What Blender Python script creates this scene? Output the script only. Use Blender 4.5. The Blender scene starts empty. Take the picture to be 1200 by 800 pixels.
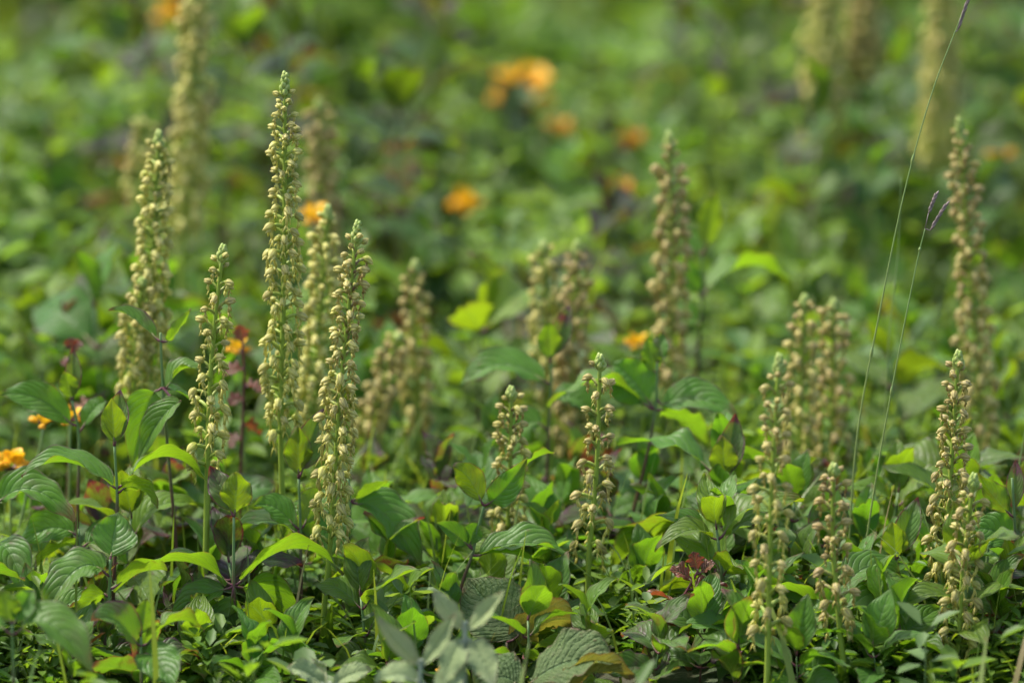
import bpy, math, random
import numpy as np
from mathutils import Vector, Matrix, Euler
R = math.radians
sc = bpy.context.scene
COL = sc.collection

# ------------------------------------------------------------------ camera
PITCH = R(15.0); DIST = 4.6; FOC = 300.0; SENS = 36.0
CAM = Vector((0, -DIST*math.cos(PITCH), 0.176 + DIST*math.sin(PITCH)))
cd = bpy.data.cameras.new('camera'); cam = bpy.data.objects.new('camera', cd); COL.objects.link(cam)
cam.location = CAM; cam.rotation_euler = (math.pi/2 - PITCH, 0, 0)
cd.lens = FOC; cd.sensor_width = SENS; cd.clip_start = 0.1; cd.clip_end = 500
cd.dof.use_dof = True; cd.dof.focus_distance = DIST - 0.02; cd.dof.aperture_fstop = 4.5
sc.camera = cam
# ------------------------------------------------------------------ sky and sun
SUN_EL = R(60)
SUN_DIR = Vector((-0.82, 0.38, 0)).normalized()*math.cos(SUN_EL) + Vector((0, 0, math.sin(SUN_EL)))
world = bpy.data.worlds.new('World'); sc.world = world; world.use_nodes = True
wn = world.node_tree; bg = wn.nodes['Background']
sky = wn.nodes.new('ShaderNodeTexSky'); sky.sky_type = 'NISHITA'; sky.sun_disc = False
sky.sun_elevation = SUN_EL; sky.sun_rotation = math.atan2(SUN_DIR.x, SUN_DIR.y)
sky.dust_density = 3.0
wn.links.new(sky.outputs[0], bg.inputs[0]); bg.inputs[1].default_value = 0.15
sl = bpy.data.lights.new('sun', 'SUN'); sun = bpy.data.objects.new('sun', sl); COL.objects.link(sun)
sl.energy = 2.8; sl.angle = R(3.5); sl.color = (1.0, 0.955, 0.88)
sun.rotation_euler = (-SUN_DIR).to_track_quat('-Z', 'Y').to_euler(); sun.location = (-2, 1, 4)
sc.view_settings.view_transform = 'Standard'; sc.view_settings.look = 'None'
sc.view_settings.exposure = 1.32; sc.view_settings.gamma = 1.0
sc.render.engine = 'CYCLES'
sc.cycles.max_bounces = 7; sc.cycles.diffuse_bounces = 4; sc.cycles.glossy_bounces = 2
sc.cycles.transmission_bounces = 4; sc.cycles.transparent_max_bounces = 4
sc.cycles.use_denoising = True

# ------------------------------------------------------------------ projection helpers
FW = Vector((0, math.cos(PITCH), -math.sin(PITCH))); UPV = Vector((0, math.sin(PITCH), math.cos(PITCH)))
def ray(px, py):
    k = SENS/FOC/1200.0
    return FW + Vector((1, 0, 0))*((px-600)*k) + UPV*((400-py)*k)
def at(px, py, Y):
    d = ray(px, py); return CAM + d*((Y-CAM.y)/d.y)
def proj(p):
    d = Vector(p)-CAM; z = d.dot(FW); k = SENS/FOC/1200.0
    return 600 + d.x/z/k, 400 - d.dot(UPV)/z/k
def ground_z(x, y):
    return 0.006*math.sin(x*7.1+y*3.3) + 0.005*math.sin(x*3.7-y*5.9+1.0) + 0.004*math.sin(x*13+y*11)

# ------------------------------------------------------------------ node helpers
class NT:
    def __init__(s, name):
        s.m = bpy.data.materials.new(name); s.m.use_nodes = True
        s.t = s.m.node_tree; s.t.nodes.clear(); s.out = s.t.nodes.new('ShaderNodeOutputMaterial')
    def n(s, typ, ins=None, **kw):
        x = s.t.nodes.new(typ)
        for k, v in kw.items(): setattr(x, k, v)
        for k, v in (ins or {}).items(): s.set(x.inputs[k], v)
        return x
    def set(s, sock, v):
        if hasattr(v, 'is_output'): s.t.links.new(v, sock)
        elif isinstance(v, (tuple, list)) and len(v) == 3 and sock.type == 'RGBA': sock.default_value = (*v, 1)
        else: sock.default_value = v
    def math(s, op, a, b=0.0, c=0.0, clamp=False):
        x = s.n('ShaderNodeMath', {0: a, 1: b, 2: c}, operation=op); x.use_clamp = clamp; return x.outputs[0]
    def smooth(s, v, lo, hi):
        x = s.n('ShaderNodeMapRange', {'Value': v, 'From Min': lo, 'From Max': hi, 'To Min': 0.0, 'To Max': 1.0}, interpolation_type='SMOOTHSTEP'); return x.outputs[0]
    def mix(s, f, a, b, mode='MIX'):
        x = s.n('ShaderNodeMix', data_type='RGBA', blend_type=mode); x.clamp_factor = True
        s.set(x.inputs[0], f); s.set(x.inputs[6], a); s.set(x.inputs[7], b); return x.outputs[2]
    def sep(s, c):
        x = s.n('ShaderNodeSeparateColor', {0: c}); return x.outputs
    def noise(s, scale, detail=3.0, vec=None, rough=0.55):
        x = s.n('ShaderNodeTexNoise', {'Scale': scale, 'Detail': detail, 'Roughness': rough})
        if vec is not None: s.t.links.new(vec, x.inputs['Vector'])
        return x.outputs['Fac']
    def foliage(s, col, tcol, tf, rough, spec=0.5, bump=None, strength=0.5, dist=0.0005, sheen=None):
        p = s.n('ShaderNodeBsdfPrincipled', {'Base Color': col, 'Roughness': rough, 'Specular IOR Level': spec})
        if sheen is not None: p.inputs['Sheen Weight'].default_value = sheen; p.inputs['Sheen Roughness'].default_value = 0.4
        t = s.n('ShaderNodeBsdfTranslucent', {'Color': tcol})
        if bump is not None:
            b = s.n('ShaderNodeBump', {'Height': bump, 'Strength': strength, 'Distance': dist})
            s.t.links.new(b.outputs[0], p.inputs['Normal'])
        x = s.n('ShaderNodeMixShader', {0: tf}); s.t.links.new(p.outputs[0], x.inputs[1]); s.t.links.new(t.outputs[0], x.inputs[2])
        s.t.links.new(x.outputs[0], s.out.inputs[0]); return s.m

def mat_leaf(name, top, top_y, under, under_y, trans, trans_y, purple, nv=7.0, vp=1.6, vc=0.45, rough=0.42, bumpk=1.0, spec=0.5, wrinkle=0.0, sheen=None, tf=0.42):
    """Leaf with arched side veins. Object colour: R = yellowness, G = purple margin, when high a whole-leaf tint that also paints sheen, B = value."""
    s = NT(name)
    oi = s.n('ShaderNodeObjectInfo'); c = s.sep(oi.outputs['Color']); Yl, Pu, Va = c[0], c[1], c[2]
    uv = s.n('ShaderNodeUVMap').outputs[0]; sx = s.n('ShaderNodeSeparateXYZ', {0: uv}).outputs
    u = sx[0]; a = s.math('ABSOLUTE', s.math('MULTIPLY_ADD', sx[1], 2.0, -1.0))
    sv = s.math('SUBTRACT', u, s.math('MULTIPLY', s.math('POWER', a, vp), vc))
    fr = s.math('FRACT', s.math('MULTIPLY', sv, nv))
    saw = s.math('MULTIPLY', s.math('ABSOLUTE', s.math('SUBTRACT', fr, 0.5)), 2.0)
    side = s.math('MULTIPLY', s.smooth(saw, 0.80, 0.97), s.smooth(sv, 0.72, 0.60))
    mid = s.smooth(a, 0.085, 0.03)
    vein = s.math('MAXIMUM', side, mid)
    tc = s.n('ShaderNodeTexCoord').outputs['Object']
    off = s.n('ShaderNodeVectorMath', {0: tc, 1: oi.outputs['Location']}, operation='ADD').outputs[0]
    n1 = s.noise(90.0, 3.0, off); n2 = s.noise(520.0, 2.0, off)
    blotch = s.smooth(n1, 0.35, 0.68)
    top_c = s.mix(Yl, top, top_y)
    top_c = s.mix(s.math('MULTIPLY', blotch, 0.35), top_c, s.mix(0.5, top_c, (0.10, 0.16, 0.05)))
    top_c = s.mix(s.math('MULTIPLY', vein, 0.40), top_c, (0.13, 0.22, 0.08))
    und_c = s.mix(Yl, under, under_y)
    und_c = s.mix(s.math('MULTIPLY', vein, 0.45), und_c, (0.22, 0.32, 0.09))
    und_c = s.mix(s.math('MULTIPLY', n2, 0.25), und_c, (0.06, 0.11, 0.03))
    back = s.n('ShaderNodeNewGeometry').outputs['Backfacing']
    col = s.mix(back, top_c, und_c)
    n3 = s.noise(260.0, 1.0, off); col = s.mix(s.math('MULTIPLY', s.smooth(n3, 0.70, 0.76), 0.55), col, (0.10, 0.055, 0.025))
    edge = s.math('ADD', s.smooth(a, 0.84, 1.0), s.smooth(u, 0.80, 1.0))
    edge = s.math('ADD', edge, s.math('MULTIPLY', s.smooth(n1, 0.45, 0.75), 0.7))
    edge = s.math('ADD', edge, s.math('MULTIPLY', s.smooth(Pu, 0.55, 1.0), s.math('MULTIPLY_ADD', n1, 0.8, 0.1)))  # whole-leaf purple: the leaf's own tinge plus sky sheen painted into the colour
    pf = s.math('MULTIPLY', s.math('MULTIPLY', edge, Pu), 0.9, clamp=True)
    pf = s.math('MAXIMUM', pf, s.math('MULTIPLY', s.math('MULTIPLY', s.smooth(a, 0.93, 0.985), s.smooth(n1, 0.38, 0.55)), 0.75))
    pf = s.math('MULTIPLY', pf, s.math('SUBTRACT', 1.0, s.math('MULTIPLY', vein, 0.5)))
    col = s.mix(pf, col, purple)
    col = s.mix(1.0, col, s.n('ShaderNodeCombineColor', {0: Va, 1: Va, 2: Va}).outputs[0], 'MULTIPLY')
    dry = s.math('MULTIPLY', s.math('MULTIPLY', s.smooth(s.math('ADD', u, s.math('MULTIPLY', a, 0.12)), 0.90, 1.0), s.smooth(n1, 0.48, 0.58)), 0.7)
    col = s.mix(dry, col, (0.13, 0.065, 0.03))
    tcol = s.mix(Yl, trans, trans_y)
    tcol = s.mix(s.math('MULTIPLY', vein, 0.45), tcol, (0.12, 0.22, 0.02))
    tcol = s.mix(pf, tcol, (0.20, 0.035, 0.02))
    tcol = s.mix(1.0, tcol, s.n('ShaderNodeCombineColor', {0: Va, 1: Va, 2: Va}).outputs[0], 'MULTIPLY')
    bul = s.math('SUBTRACT', 1.0, s.math('POWER', saw, 3.0))
    h = s.math('ADD', s.math('SUBTRACT', s.math('MULTIPLY', bul, 0.6), s.math('MULTIPLY', mid, 0.8)), s.math('MULTIPLY', n2, 0.35 + wrinkle))
    rg = s.math('MULTIPLY_ADD', n2, 0.25, rough - 0.10)
    return s.foliage(col, tcol, tf, rg, spec, h, 0.7*bumpk, 0.0008, sheen)

M = {}
M['dogwood'] = mat_leaf('dogwood_leaf', (0.060, 0.152, 0.020), (0.11, 0.182, 0.014), (0.082, 0.172, 0.019), (0.15, 0.205, 0.012),
                        (0.16, 0.37, 0.010), (0.28, 0.41, 0.008), (0.10, 0.050, 0.065), spec=0.26)
M['wayfaring'] = mat_leaf('wayfaring_leaf', (0.065, 0.12, 0.032), (0.13, 0.13, 0.04), (0.14, 0.16, 0.06), (0.21, 0.19, 0.04),
                        (0.22, 0.30, 0.04), (0.38, 0.34, 0.03), (0.13, 0.06, 0.04), nv=11.0, vp=1.1, vc=0.34, bumpk=1.8, spec=.3, rough=0.62, wrinkle=1.2, tf=0.3)
M['woolly'] = mat_leaf('woolly_leaf', (0.24, 0.30, 0.13), (0.30, 0.32, 0.11), (0.29, 0.34, 0.16), (0.33, 0.34, 0.12),
                        (0.20, 0.26, 0.13), (0.28, 0.28, 0.10), (0.20, 0.12, 0.12), nv=9.0, vp=1.1, vc=0.3, bumpk=1.2, rough=0.8, spec=0.2, wrinkle=1.0, sheen=0.25, tf=0.25)
M['redleaf'] = mat_leaf('red_leaf', (0.13, 0.04, 0.03), (0.24, 0.085, 0.03), (0.13, 0.05, 0.035), (0.22, 0.09, 0.03),
                        (0.28, 0.04, 0.02), (0.40, 0.11, 0.02), (0.10, 0.02, 0.03), nv=7.0, vp=1.0, vc=0.30, bumpk=1.6, rough=0.4, tf=0.35)

def mat_stem(name, c0, c1, lo=0.3, hi=0.9, rough=0.5, tf=0.1):
    s = NT(name); uv = s.n('ShaderNodeUVMap').outputs[0]; v = s.n('ShaderNodeSeparateXYZ', {0: uv}).outputs[1]
    tc = s.n('ShaderNodeTexCoord').outputs['Object']; n1 = s.noise(300.0, 3.0, tc)
    f = s.smooth(s.math('MULTIPLY_ADD', n1, 0.25, s.math('SUBTRACT', v, 0.12)), lo, hi)
    col = s.mix(f, c0, c1); col = s.mix(s.math('MULTIPLY', n1, 0.35), col, s.mix(0.5, col, (0.03, 0.03, 0.02)))
    return s.foliage(col, col, tf, rough, 0.4, n1, 0.3, 0.0003)
M['dog_stem'] = mat_stem('dogwood_stem', (0.12, 0.055, 0.035), (0.14, 0.23, 0.07), 0.40, 0.75)
M['orchid_stem'] = mat_stem('orchid_stem', (0.29, 0.38, 0.045), (0.26, 0.35, 0.04), 0.1, 0.9, 0.42, 0.15)
M['petiole'] = mat_stem('petiole', (0.13, 0.035, 0.045), (0.16, 0.16, 0.05), 0.3, 1.1)
M['red_stem'] = mat_stem('red_stem', (0.13, 0.03, 0.035), (0.16, 0.04, 0.04))
M['woolly_stem'] = mat_stem('woolly_stem', (0.24, 0.28, 0.18), (0.26, 0.30, 0.20), rough=0.8)
M['brown_stem'] = mat_stem('brown_stem', (0.12, 0.065, 0.04), (0.16, 0.11, 0.06))
M['grass_stalk'] = mat_stem('grass_stalk', (0.24, 0.30, 0.08), (0.20, 0.30, 0.09))
M['spikelet'] = mat_stem('spikelet', (0.18, 0.13, 0.11), (0.28, 0.21, 0.18))

def mat_hood():
    """Helmet of the orchid flower: cream with dark ribs. Object colour R = purple, G = brown lip, B = value."""
    s = NT('orchid_hood'); oi = s.n('ShaderNodeObjectInfo'); c = s.sep(oi.outputs['Color'])
    uv = s.n('ShaderNodeUVMap').outputs[0]; sx = s.n('ShaderNodeSeparateXYZ', {0: uv}).outputs
    fr = s.math('FRACT', s.math('MULTIPLY_ADD', sx[0], 6.0, 0.5)); d = s.math('MULTIPLY', s.math('ABSOLUTE', s.math('SUBTRACT', fr, 0.5)), 2.0)
    line = s.smooth(d, 0.55, 0.92)
    tc = s.n('ShaderNodeTexCoord').outputs['Object']; n1 = s.noise(700.0, 2.0, tc)
    line = s.math('MULTIPLY', line, s.smooth(s.math('ADD', n1, s.math('MULTIPLY', sx[1], 0.25)), 0.15, 0.45))
    base = s.mix(s.smooth(sx[1], 0.15, 0.75), (0.36, 0.42, 0.05), (0.66, 0.63, 0.17))
    base = s.mix(s.math('MULTIPLY', oi.outputs['Random'], 0.35), base, (0.50, 0.40, 0.17))
    base = s.mix(s.math('MULTIPLY', c[0], 0.50), base, (0.34, 0.17, 0.11))
    col = s.mix(s.math('MULTIPLY', line, s.math('MULTIPLY_ADD', c[0], 0.40, 0.42)), base, (0.11, 0.05, 0.04))
    col = s.mix(1.0, col, s.n('ShaderNodeCombineColor', {0: c[2], 1: c[2], 2: c[2]}).outputs[0], 'MULTIPLY')
    return s.foliage(col, s.mix(0.35, col, (0.75, 0.68, 0.22)), 0.36, 0.5, 0.4, line, -0.4, 0.0003)
def mat_lip():
    s = NT('orchid_lip'); oi = s.n('ShaderNodeObjectInfo'); c = s.sep(oi.outputs['Color'])
    uv = s.n('ShaderNodeUVMap').outputs[0]; v = s.n('ShaderNodeSeparateXYZ', {0: uv}).outputs[1]
    tc = s.n('ShaderNodeTexCoord').outputs['Object']; n1 = s.noise(900.0, 2.0, tc)
    col = s.mix(s.math('MULTIPLY', oi.outputs['Random'], 0.5), (0.68, 0.66, 0.17), (0.68, 0.58, 0.20))
    br = s.math('MULTIPLY', c[1], s.smooth(s.math('ADD', n1, s.math('MULTIPLY', v, 0.3)), 0.35, 0.75))
    col = s.mix(br, col, (0.25, 0.095, 0.06))
    return s.foliage(col, s.mix(0.5, col, (0.80, 0.72, 0.12)), 0.40, 0.5, 0.3)
M['hood'] = mat_hood(); M['lip'] = mat_lip()
s_ = NT('orchid_ovary'); c_ = s_.sep(s_.n('ShaderNodeObjectInfo').outputs['Color']); n_ = s_.noise(800.0, 2.0, s_.n('ShaderNodeTexCoord').outputs['Object'])
cb = s_.mix(s_.math('MULTIPLY', s_.smooth(n_, 0.30, 0.62), s_.math('MULTIPLY', c_[1], 1.15, clamp=True)), (0.28, 0.36, 0.045), (0.19, 0.075, 0.06)); M['ovary'] = s_.foliage(cb, cb, 0.15, 0.5)
s_ = NT('orchid_bud'); n_ = s_.noise(600.0, 2.0, s_.n('ShaderNodeTexCoord').outputs['Object'])
cb = s_.mix(s_.smooth(n_, 0.35, 0.7), (0.24, 0.34, 0.05), (0.46, 0.50, 0.15)); M['bud'] = s_.foliage(cb, cb, 0.2, 0.5)
s_ = NT('trefoil_petal'); oi_ = s_.n('ShaderNodeObjectInfo')
n_ = s_.noise(300.0, 2.0, s_.n('ShaderNodeTexCoord').outputs['Object'])
cb = s_.mix(s_.smooth(n_, 0.45, 0.75), oi_.outputs['Color'], (0.74, 0.34, 0.012)); M['petal'] = s_.foliage(cb, cb, 0.4, 0.5)

def mat_tint(name, tf, rough, tcol_gain=(2.6, 2.4, 0.7)):
    s = NT(name); a = s.n('ShaderNodeAttribute', attribute_name='tint').outputs['Color']
    n1 = s.noise(160.0, 2.0, s.n('ShaderNodeTexCoord').outputs['Object'])
    col = s.mix(s.math('MULTIPLY', n1, 0.4), a, s.mix(0.5, a, (0.02, 0.03, 0.01)))
    tcol = s.mix(1.0, a, tcol_gain, 'MULTIPLY')
    return s.foliage(col, tcol, tf, rough, 0.25)
M['blade'] = mat_tint('grass_blade', 0.35, 0.45); M['small_leaf'] = mat_tint('small_leaf', 0.38, 0.5)

def mat_ground():
    s = NT('meadow_soil'); g = s.n('ShaderNodeNewGeometry').outputs['Position']
    n1 = s.noise(14.0, 6.0, g); n2 = s.noise(160.0, 5.0, g)
    c = s.mix(s.smooth(n1, 0.35, 0.65), (0.045, 0.034, 0.02), (0.035, 0.055, 0.018))
    c = s.mix(s.smooth(n2, 0.5, 0.8), c, (0.10, 0.085, 0.045))
    p = s.n('ShaderNodeBsdfPrincipled', {'Base Color': c, 'Roughness': 0.95})
    b = s.n('ShaderNodeBump', {'Height': n2, 'Strength': 0.9, 'Distance': 0.004}); s.t.links.new(b.outputs[0], p.inputs['Normal'])
    s.t.links.new(p.outputs[0], s.out.inputs[0]); return s.m
M['ground'] = mat_ground()

# ------------------------------------------------------------------ mesh helpers
class MB:
    def __init__(s): s.v = []; s.f = []; s.uv = []; s.mi = []
    def tube(s, pts, rad, n=6, mi=0, cap=True, flat=1.0):
        pts = [Vector(p) for p in pts]; b0 = len(s.v); L = len(pts); side = None
        for i, p in enumerate(pts):
            t = (pts[min(i+1, L-1)]-pts[max(i-1, 0)])
            t = t.normalized() if t.length > 1e-9 else Vector((0, 0, 1))
            if side is None: side = t.orthogonal().normalized()
            side = (side - t*side.dot(t)).normalized(); w = t.cross(side)
            for k in range(n):
                a = 2*math.pi*k/n
                s.v.append(p + (side*math.cos(a) + w*math.sin(a)*flat)*rad[i]); s.uv.append((k/n, i/(L-1)))
        for i in range(L-1):
            for k in range(n):
                k2 = (k+1) % n
                s.f.append((b0+i*n+k, b0+i*n+k2, b0+(i+1)*n+k2, b0+(i+1)*n+k)); s.mi.append(mi)
        if cap:
            s.f.append(tuple(b0+(L-1)*n+k for k in range(n))); s.mi.append(mi)
            s.f.append(tuple(b0+n-1-k for k in range(n))); s.mi.append(mi)
    def pod(s, p0, p1, rmax, peak=0.45, n=10, m=7, mi=0, rib=0.0, nr=5, r0=0.3, flat=1.0, up=None):
        """closed spindle from p0 to p1"""
        p0 = Vector(p0); p1 = Vector(p1); ax = p1-p0; L = ax.length; t = ax/L
        up = Vector(up) if up is not None else t.orthogonal(); side = (up - t*up.dot(t)).normalized(); w = t.cross(side); b0 = len(s.v)
        for i in range(m+1):
            u = i/m
            e = math.log(0.5)/math.log(peak); r = math.sin(math.pi*min(0.999, max(0.0, u))**e)**0.75*rmax
            if i == 0: r = max(r, r0*rmax)
            if i == m: r = 0.02*rmax
            for k in range(n):
                a = 2*math.pi*k/n; rr = r*(1+rib*math.cos(nr*a))
                s.v.append(p0 + t*(u*L) + side*math.cos(a)*rr*flat + w*math.sin(a)*rr); s.uv.append((k/n, u))
        for i in range(m):
            for k in range(n):
                k2 = (k+1) % n
                s.f.append((b0+i*n+k, b0+i*n+k2, b0+(i+1)*n+k2, b0+(i+1)*n+k)); s.mi.append(mi)
    def mesh(s, name, mats, smooth=True):
        me = bpy.data.meshes.new(name); me.from_pydata([tuple(v) for v in s.v], [], s.f)
        for m in mats: me.materials.append(m)
        ul = me.uv_layers.new(name='UVMap'); li = np.empty(len(me.loops), dtype=np.int32); me.loops.foreach_get('vertex_index', li)
        ul.data.foreach_set('uv', np.asarray(s.uv, dtype=np.float32)[li].ravel())
        me.polygons.foreach_set('material_index', np.asarray(s.mi, dtype=np.int32))
        me.polygons.foreach_set('use_smooth', np.full(len(me.polygons), smooth)); me.update(); return me

def obj(name, me, parent=None, col=None, mat=None):
    o = bpy.data.objects.new(name, me); COL.objects.link(o)
    if parent is not None: o.parent = parent
    if col is not None: o.color = (*col, 1.0)
    if mat is not None: o.matrix_basis = mat
    return o
def thing(name, label, cat, loc=(0, 0, 0), group=None):
    o = bpy.data.objects.new(name, None); COL.objects.link(o); o.location = loc; o.empty_display_size = 0.02
    o['label'] = label; o['category'] = cat
    if group: o['group'] = group
    return o
def bez(p0, p1, p2, t): return p0*(1-t)**2 + p1*2*t*(1-t) + p2*t*t
def spline(pts, n):
    """Catmull-Rom through points"""
    P = [pts[0]*2-pts[1]] + list(pts) + [pts[-1]*2-pts[-2]]; out = []
    for i in range(1, len(P)-2):
        for k in range(n):
            t = k/n
            out.append(0.5*((2*P[i]) + (P[i+1]-P[i-1])*t + (2*P[i-1]-5*P[i]+4*P[i+1]-P[i+2])*t*t + (3*P[i]-P[i-1]-3*P[i+1]+P[i+2])*t**3))
    out.append(pts[-1]); return out

def leaf_shape(mb, p0, p2, ctrl, width, hint, fold=0.35, wave=0.06, seed=0, nu=18, nv=8, peak=0.42, tip=0.10, teeth=0.0, nteeth=9, bulge=0.014,
               node=None, pet_mi=1, pet_r=0.0007, curl=0.0, vn=7.0, vp=1.6, vc=0.45, twist=0.0, lobes=0.0):
    """a leaf blade from p0 to p2 arching through ctrl; its upper side faces hint"""
    rnd = random.Random(seed); ph = rnd.uniform(0, 6.28); ph2 = rnd.uniform(0, 6.28); k1 = rnd.uniform(7, 11)
    p0, p2, ctrl, hint = Vector(p0), Vector(p2), Vector(ctrl), Vector(hint)
    L = (p2-p0).length; b0 = len(mb.v); ex = math.log(0.5)/math.log(peak)
    hw = width/2
    for i in range(nu+1):
        u = i/nu; c = bez(p0, ctrl, p2, u)
        t = (bez(p0, ctrl, p2, min(1, u+0.02)) - bez(p0, ctrl, p2, max(0, u-0.02))).normalized()
        nrm = hint - t*hint.dot(t)
        if nrm.length < 1e-4: nrm = t.orthogonal()
        nrm.normalize(); b = nrm.cross(t).normalized()
        if twist: 
            q = Matrix.Rotation(twist*u, 3, t); nrm = q @ nrm; b = q @ b
        w = math.sin(math.pi*u**ex)**0.85 if 0 < u < 1 else 0.0
        w = w*(1-tip*2.0*max(0, u-0.6)) + 0.015
        if lobes: w *= 1 + lobes*math.cos(u*nteeth*math.pi*2)
        wt = w*hw
        for j in range(-nv//2, nv//2+1):
            v = j/(nv/2); av = abs(v); x = v*wt
            if teeth and av > 0.99: x *= 1 + teeth*(0.5-abs((u*nteeth) % 1-0.5))*2
            z = fold*av*wt - curl*av*av*wt
            z += wave*hw*av*av*math.sin(k1*u+ph+(1.3 if v > 0 else 0)) + 0.5*wave*hw*av**3*math.sin(23*u+ph2)
            sv = u-vc*av**vp
            if -0.1 < sv < 0.75: z += bulge*width*abs(math.sin(math.pi*vn*sv))*w*(1 if av > 0.05 else 0.3)
            if j == 0: z -= 0.015*width*w
            mb.v.append(c + b*x + nrm*z); mb.uv.append((u, v*0.5+0.5))
    n = nv+1
    for i in range(nu):
        for j in range(nv):
            mb.f.append((b0+i*n+j, b0+(i+1)*n+j, b0+(i+1)*n+j+1, b0+i*n+j+1)); mb.mi.append(0)
    if node is not None:
        node = Vector(node); m = (node+p0)*0.5 + Vector((0, 0, -0.1*(node-p0).length))
        mb.tube([node, m, p0, bez(p0, ctrl, p2, 0.10)], [pet_r*1.25, pet_r, pet_r*0.9, pet_r*0.4], 5, pet_mi)

# ================================================================== the setting: ground
def build_ground():
    xs = np.concatenate([-np.geomspace(60, 1.6, 14), np.linspace(-1.5, 1.5, 91), np.geomspace(1.6, 60, 14)])
    ys = np.concatenate([-np.geomspace(60, 1.2, 14), np.linspace(-1.1, 3.2, 120), np.geomspace(3.3, 90, 16)])
    v = []; f = []
    for y in ys:
        for x in xs: v.append((x, y, ground_z(x, y)))
    n = len(xs)
    for j in range(len(ys)-1):
        for i in range(n-1): f.append((j*n+i, j*n+i+1, (j+1)*n+i+1, (j+1)*n+i))
    me = bpy.data.meshes.new('ground'); me.from_pydata(v, [], f); me.materials.append(M['ground'])
    me.polygons.foreach_set('use_smooth', np.ones(len(f), dtype=bool))
    o = obj('ground', me); o['kind'] = 'structure'; o['label'] = 'dark mossy soil under the meadow plants'
build_ground()

# ================================================================== orchids
mm = 0.001
def flower_meshes():
    """local frame: origin on the stem, +X outward, +Z up. Returns list of dict(kind -> (body mesh, lip mesh, joined mesh))"""
    lib = {'bud': [], 'young': [], 'open': []}
    rnd = random.Random(5)
    def ovary(mb, end, r):
        e = Vector(end); mid = Vector((e.x*0.5, 0, e.z*0.75+0.8*mm))
        mb.tube([bez(Vector((0, 0, -1.2*mm)), mid, e, t) for t in (0, .3, .6, .85, 1)], [r*.7, r, r*1.05, r*.8, r*.6], 6, 0)
        # small bract below the ovary
        mb.tube([Vector((0.3*mm, 0, -1.6*mm)), Vector((e.x*.3, 0, -0.4*mm)), Vector((e.x*.55, 0, -0.2*mm))], [r*.7, r*.6, r*.1], 4, 0, flat=.4)
    def hood(mb, base, ang, L, r, rnd):
        d = Vector((math.cos(ang), rnd.uniform(-.25, .25), math.sin(ang))).normalized(); b = Vector(base)-d*L*0.30
        mb.pod(b, b+d*L, r, peak=0.40, n=18, m=9, mi=1, rib=0.09, nr=6, r0=.30, flat=1.0, up=(0, 0, 1))
        # two sepal tips just parted from the helmet
        for sgn in (-1, 1):
            q = b+d*L*0.55 + Vector((0, sgn*r*0.62, -r*0.50))
            mb.pod(q-d*L*0.35, q+d*L*0.42+Vector((0, sgn*0.15*mm, -0.35*mm)), r*0.45, peak=.5, n=6, m=4, mi=1, r0=.2)
        return b, d
    def lip(mb, top, Lb, spread, back, rnd, mi):
        t = Vector(top); b = t+Vector((-back, rnd.uniform(-.6, .6)*mm, -Lb)); mid = (t+b)/2+Vector((.5*mm, 0, 0))
        mb.tube([t, mid, b], [.9*mm, 1.0*mm, .85*mm], 5, mi, flat=.7)
        for s in (-1, 1):
            a0 = t+(b-t)*.22
            mb.tube([a0, a0+Vector((.5*mm, s*spread*.7, -Lb*.25)), a0+Vector((rnd.uniform(0, 1.6)*mm, s*spread*rnd.uniform(.7, 1.2), -Lb*rnd.uniform(.5, .8)))], [.6*mm, .48*mm, .25*mm], 4, mi, flat=.7)
            mb.tube([b+Vector((0, 0, .4*mm)), b+Vector((.3*mm, s*spread*.5, -Lb*.3)), b+Vector((rnd.uniform(-.5, 1.5)*mm, s*spread*rnd.uniform(.5, 1.0), -Lb*rnd.uniform(.5, .8)))], [.65*mm, .5*mm, .25*mm], 4, mi, flat=.7)
    mats = [M['ovary'], M['hood'], M['lip']]
    for kind, cnt in (('bud', 3), ('young', 4), ('open', 5)):
        for q in range(cnt):
            if kind == 'bud': out, up, L, r, ang = 4.2, 2.6, 5.0, 1.7, R(35)+rnd.uniform(-.2, .2)
            elif kind == 'young': out, up, L, r, ang = 6.6+rnd.uniform(-.6, .6), 3.2, 6.4, 2.1, R(2)+rnd.uniform(-.35, .3)
            else: out, up, L, r, ang = 8.2+rnd.uniform(-.8, .9), 3.0, 6.8, 2.25, R(-24)+rnd.uniform(-.35, .4)
            e = (out*mm, 0, up*mm)
            res = []
            for mode in ('body', 'lip', 'all'):
                r2 = random.Random(100+q*7+len(kind)); mb = MB()
                if mode != 'lip':
                    ovary(mb, e, (.75 if kind == 'bud' else .95)*mm); hood(mb, e, ang, L*mm, r*mm, r2)
                if mode != 'body' and kind != 'bud':
                    r3 = random.Random(300+q*3+len(kind))
                    Lb = (4.6 if kind == 'young' else 7.2+r3.uniform(-.8, 1.4))*mm
                    lip(mb, ((out+.5)*mm, 0, (up-1.5)*mm), Lb, (1.6 if kind == 'young' else 2.5)*mm, (.9 if kind == 'young' else 1.2)*mm, r3, 2)
                res.append(mb.mesh('flower', mats) if mb.v else None)
            lib[kind].append(res)
    return lib
FL = flower_meshes()

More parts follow.
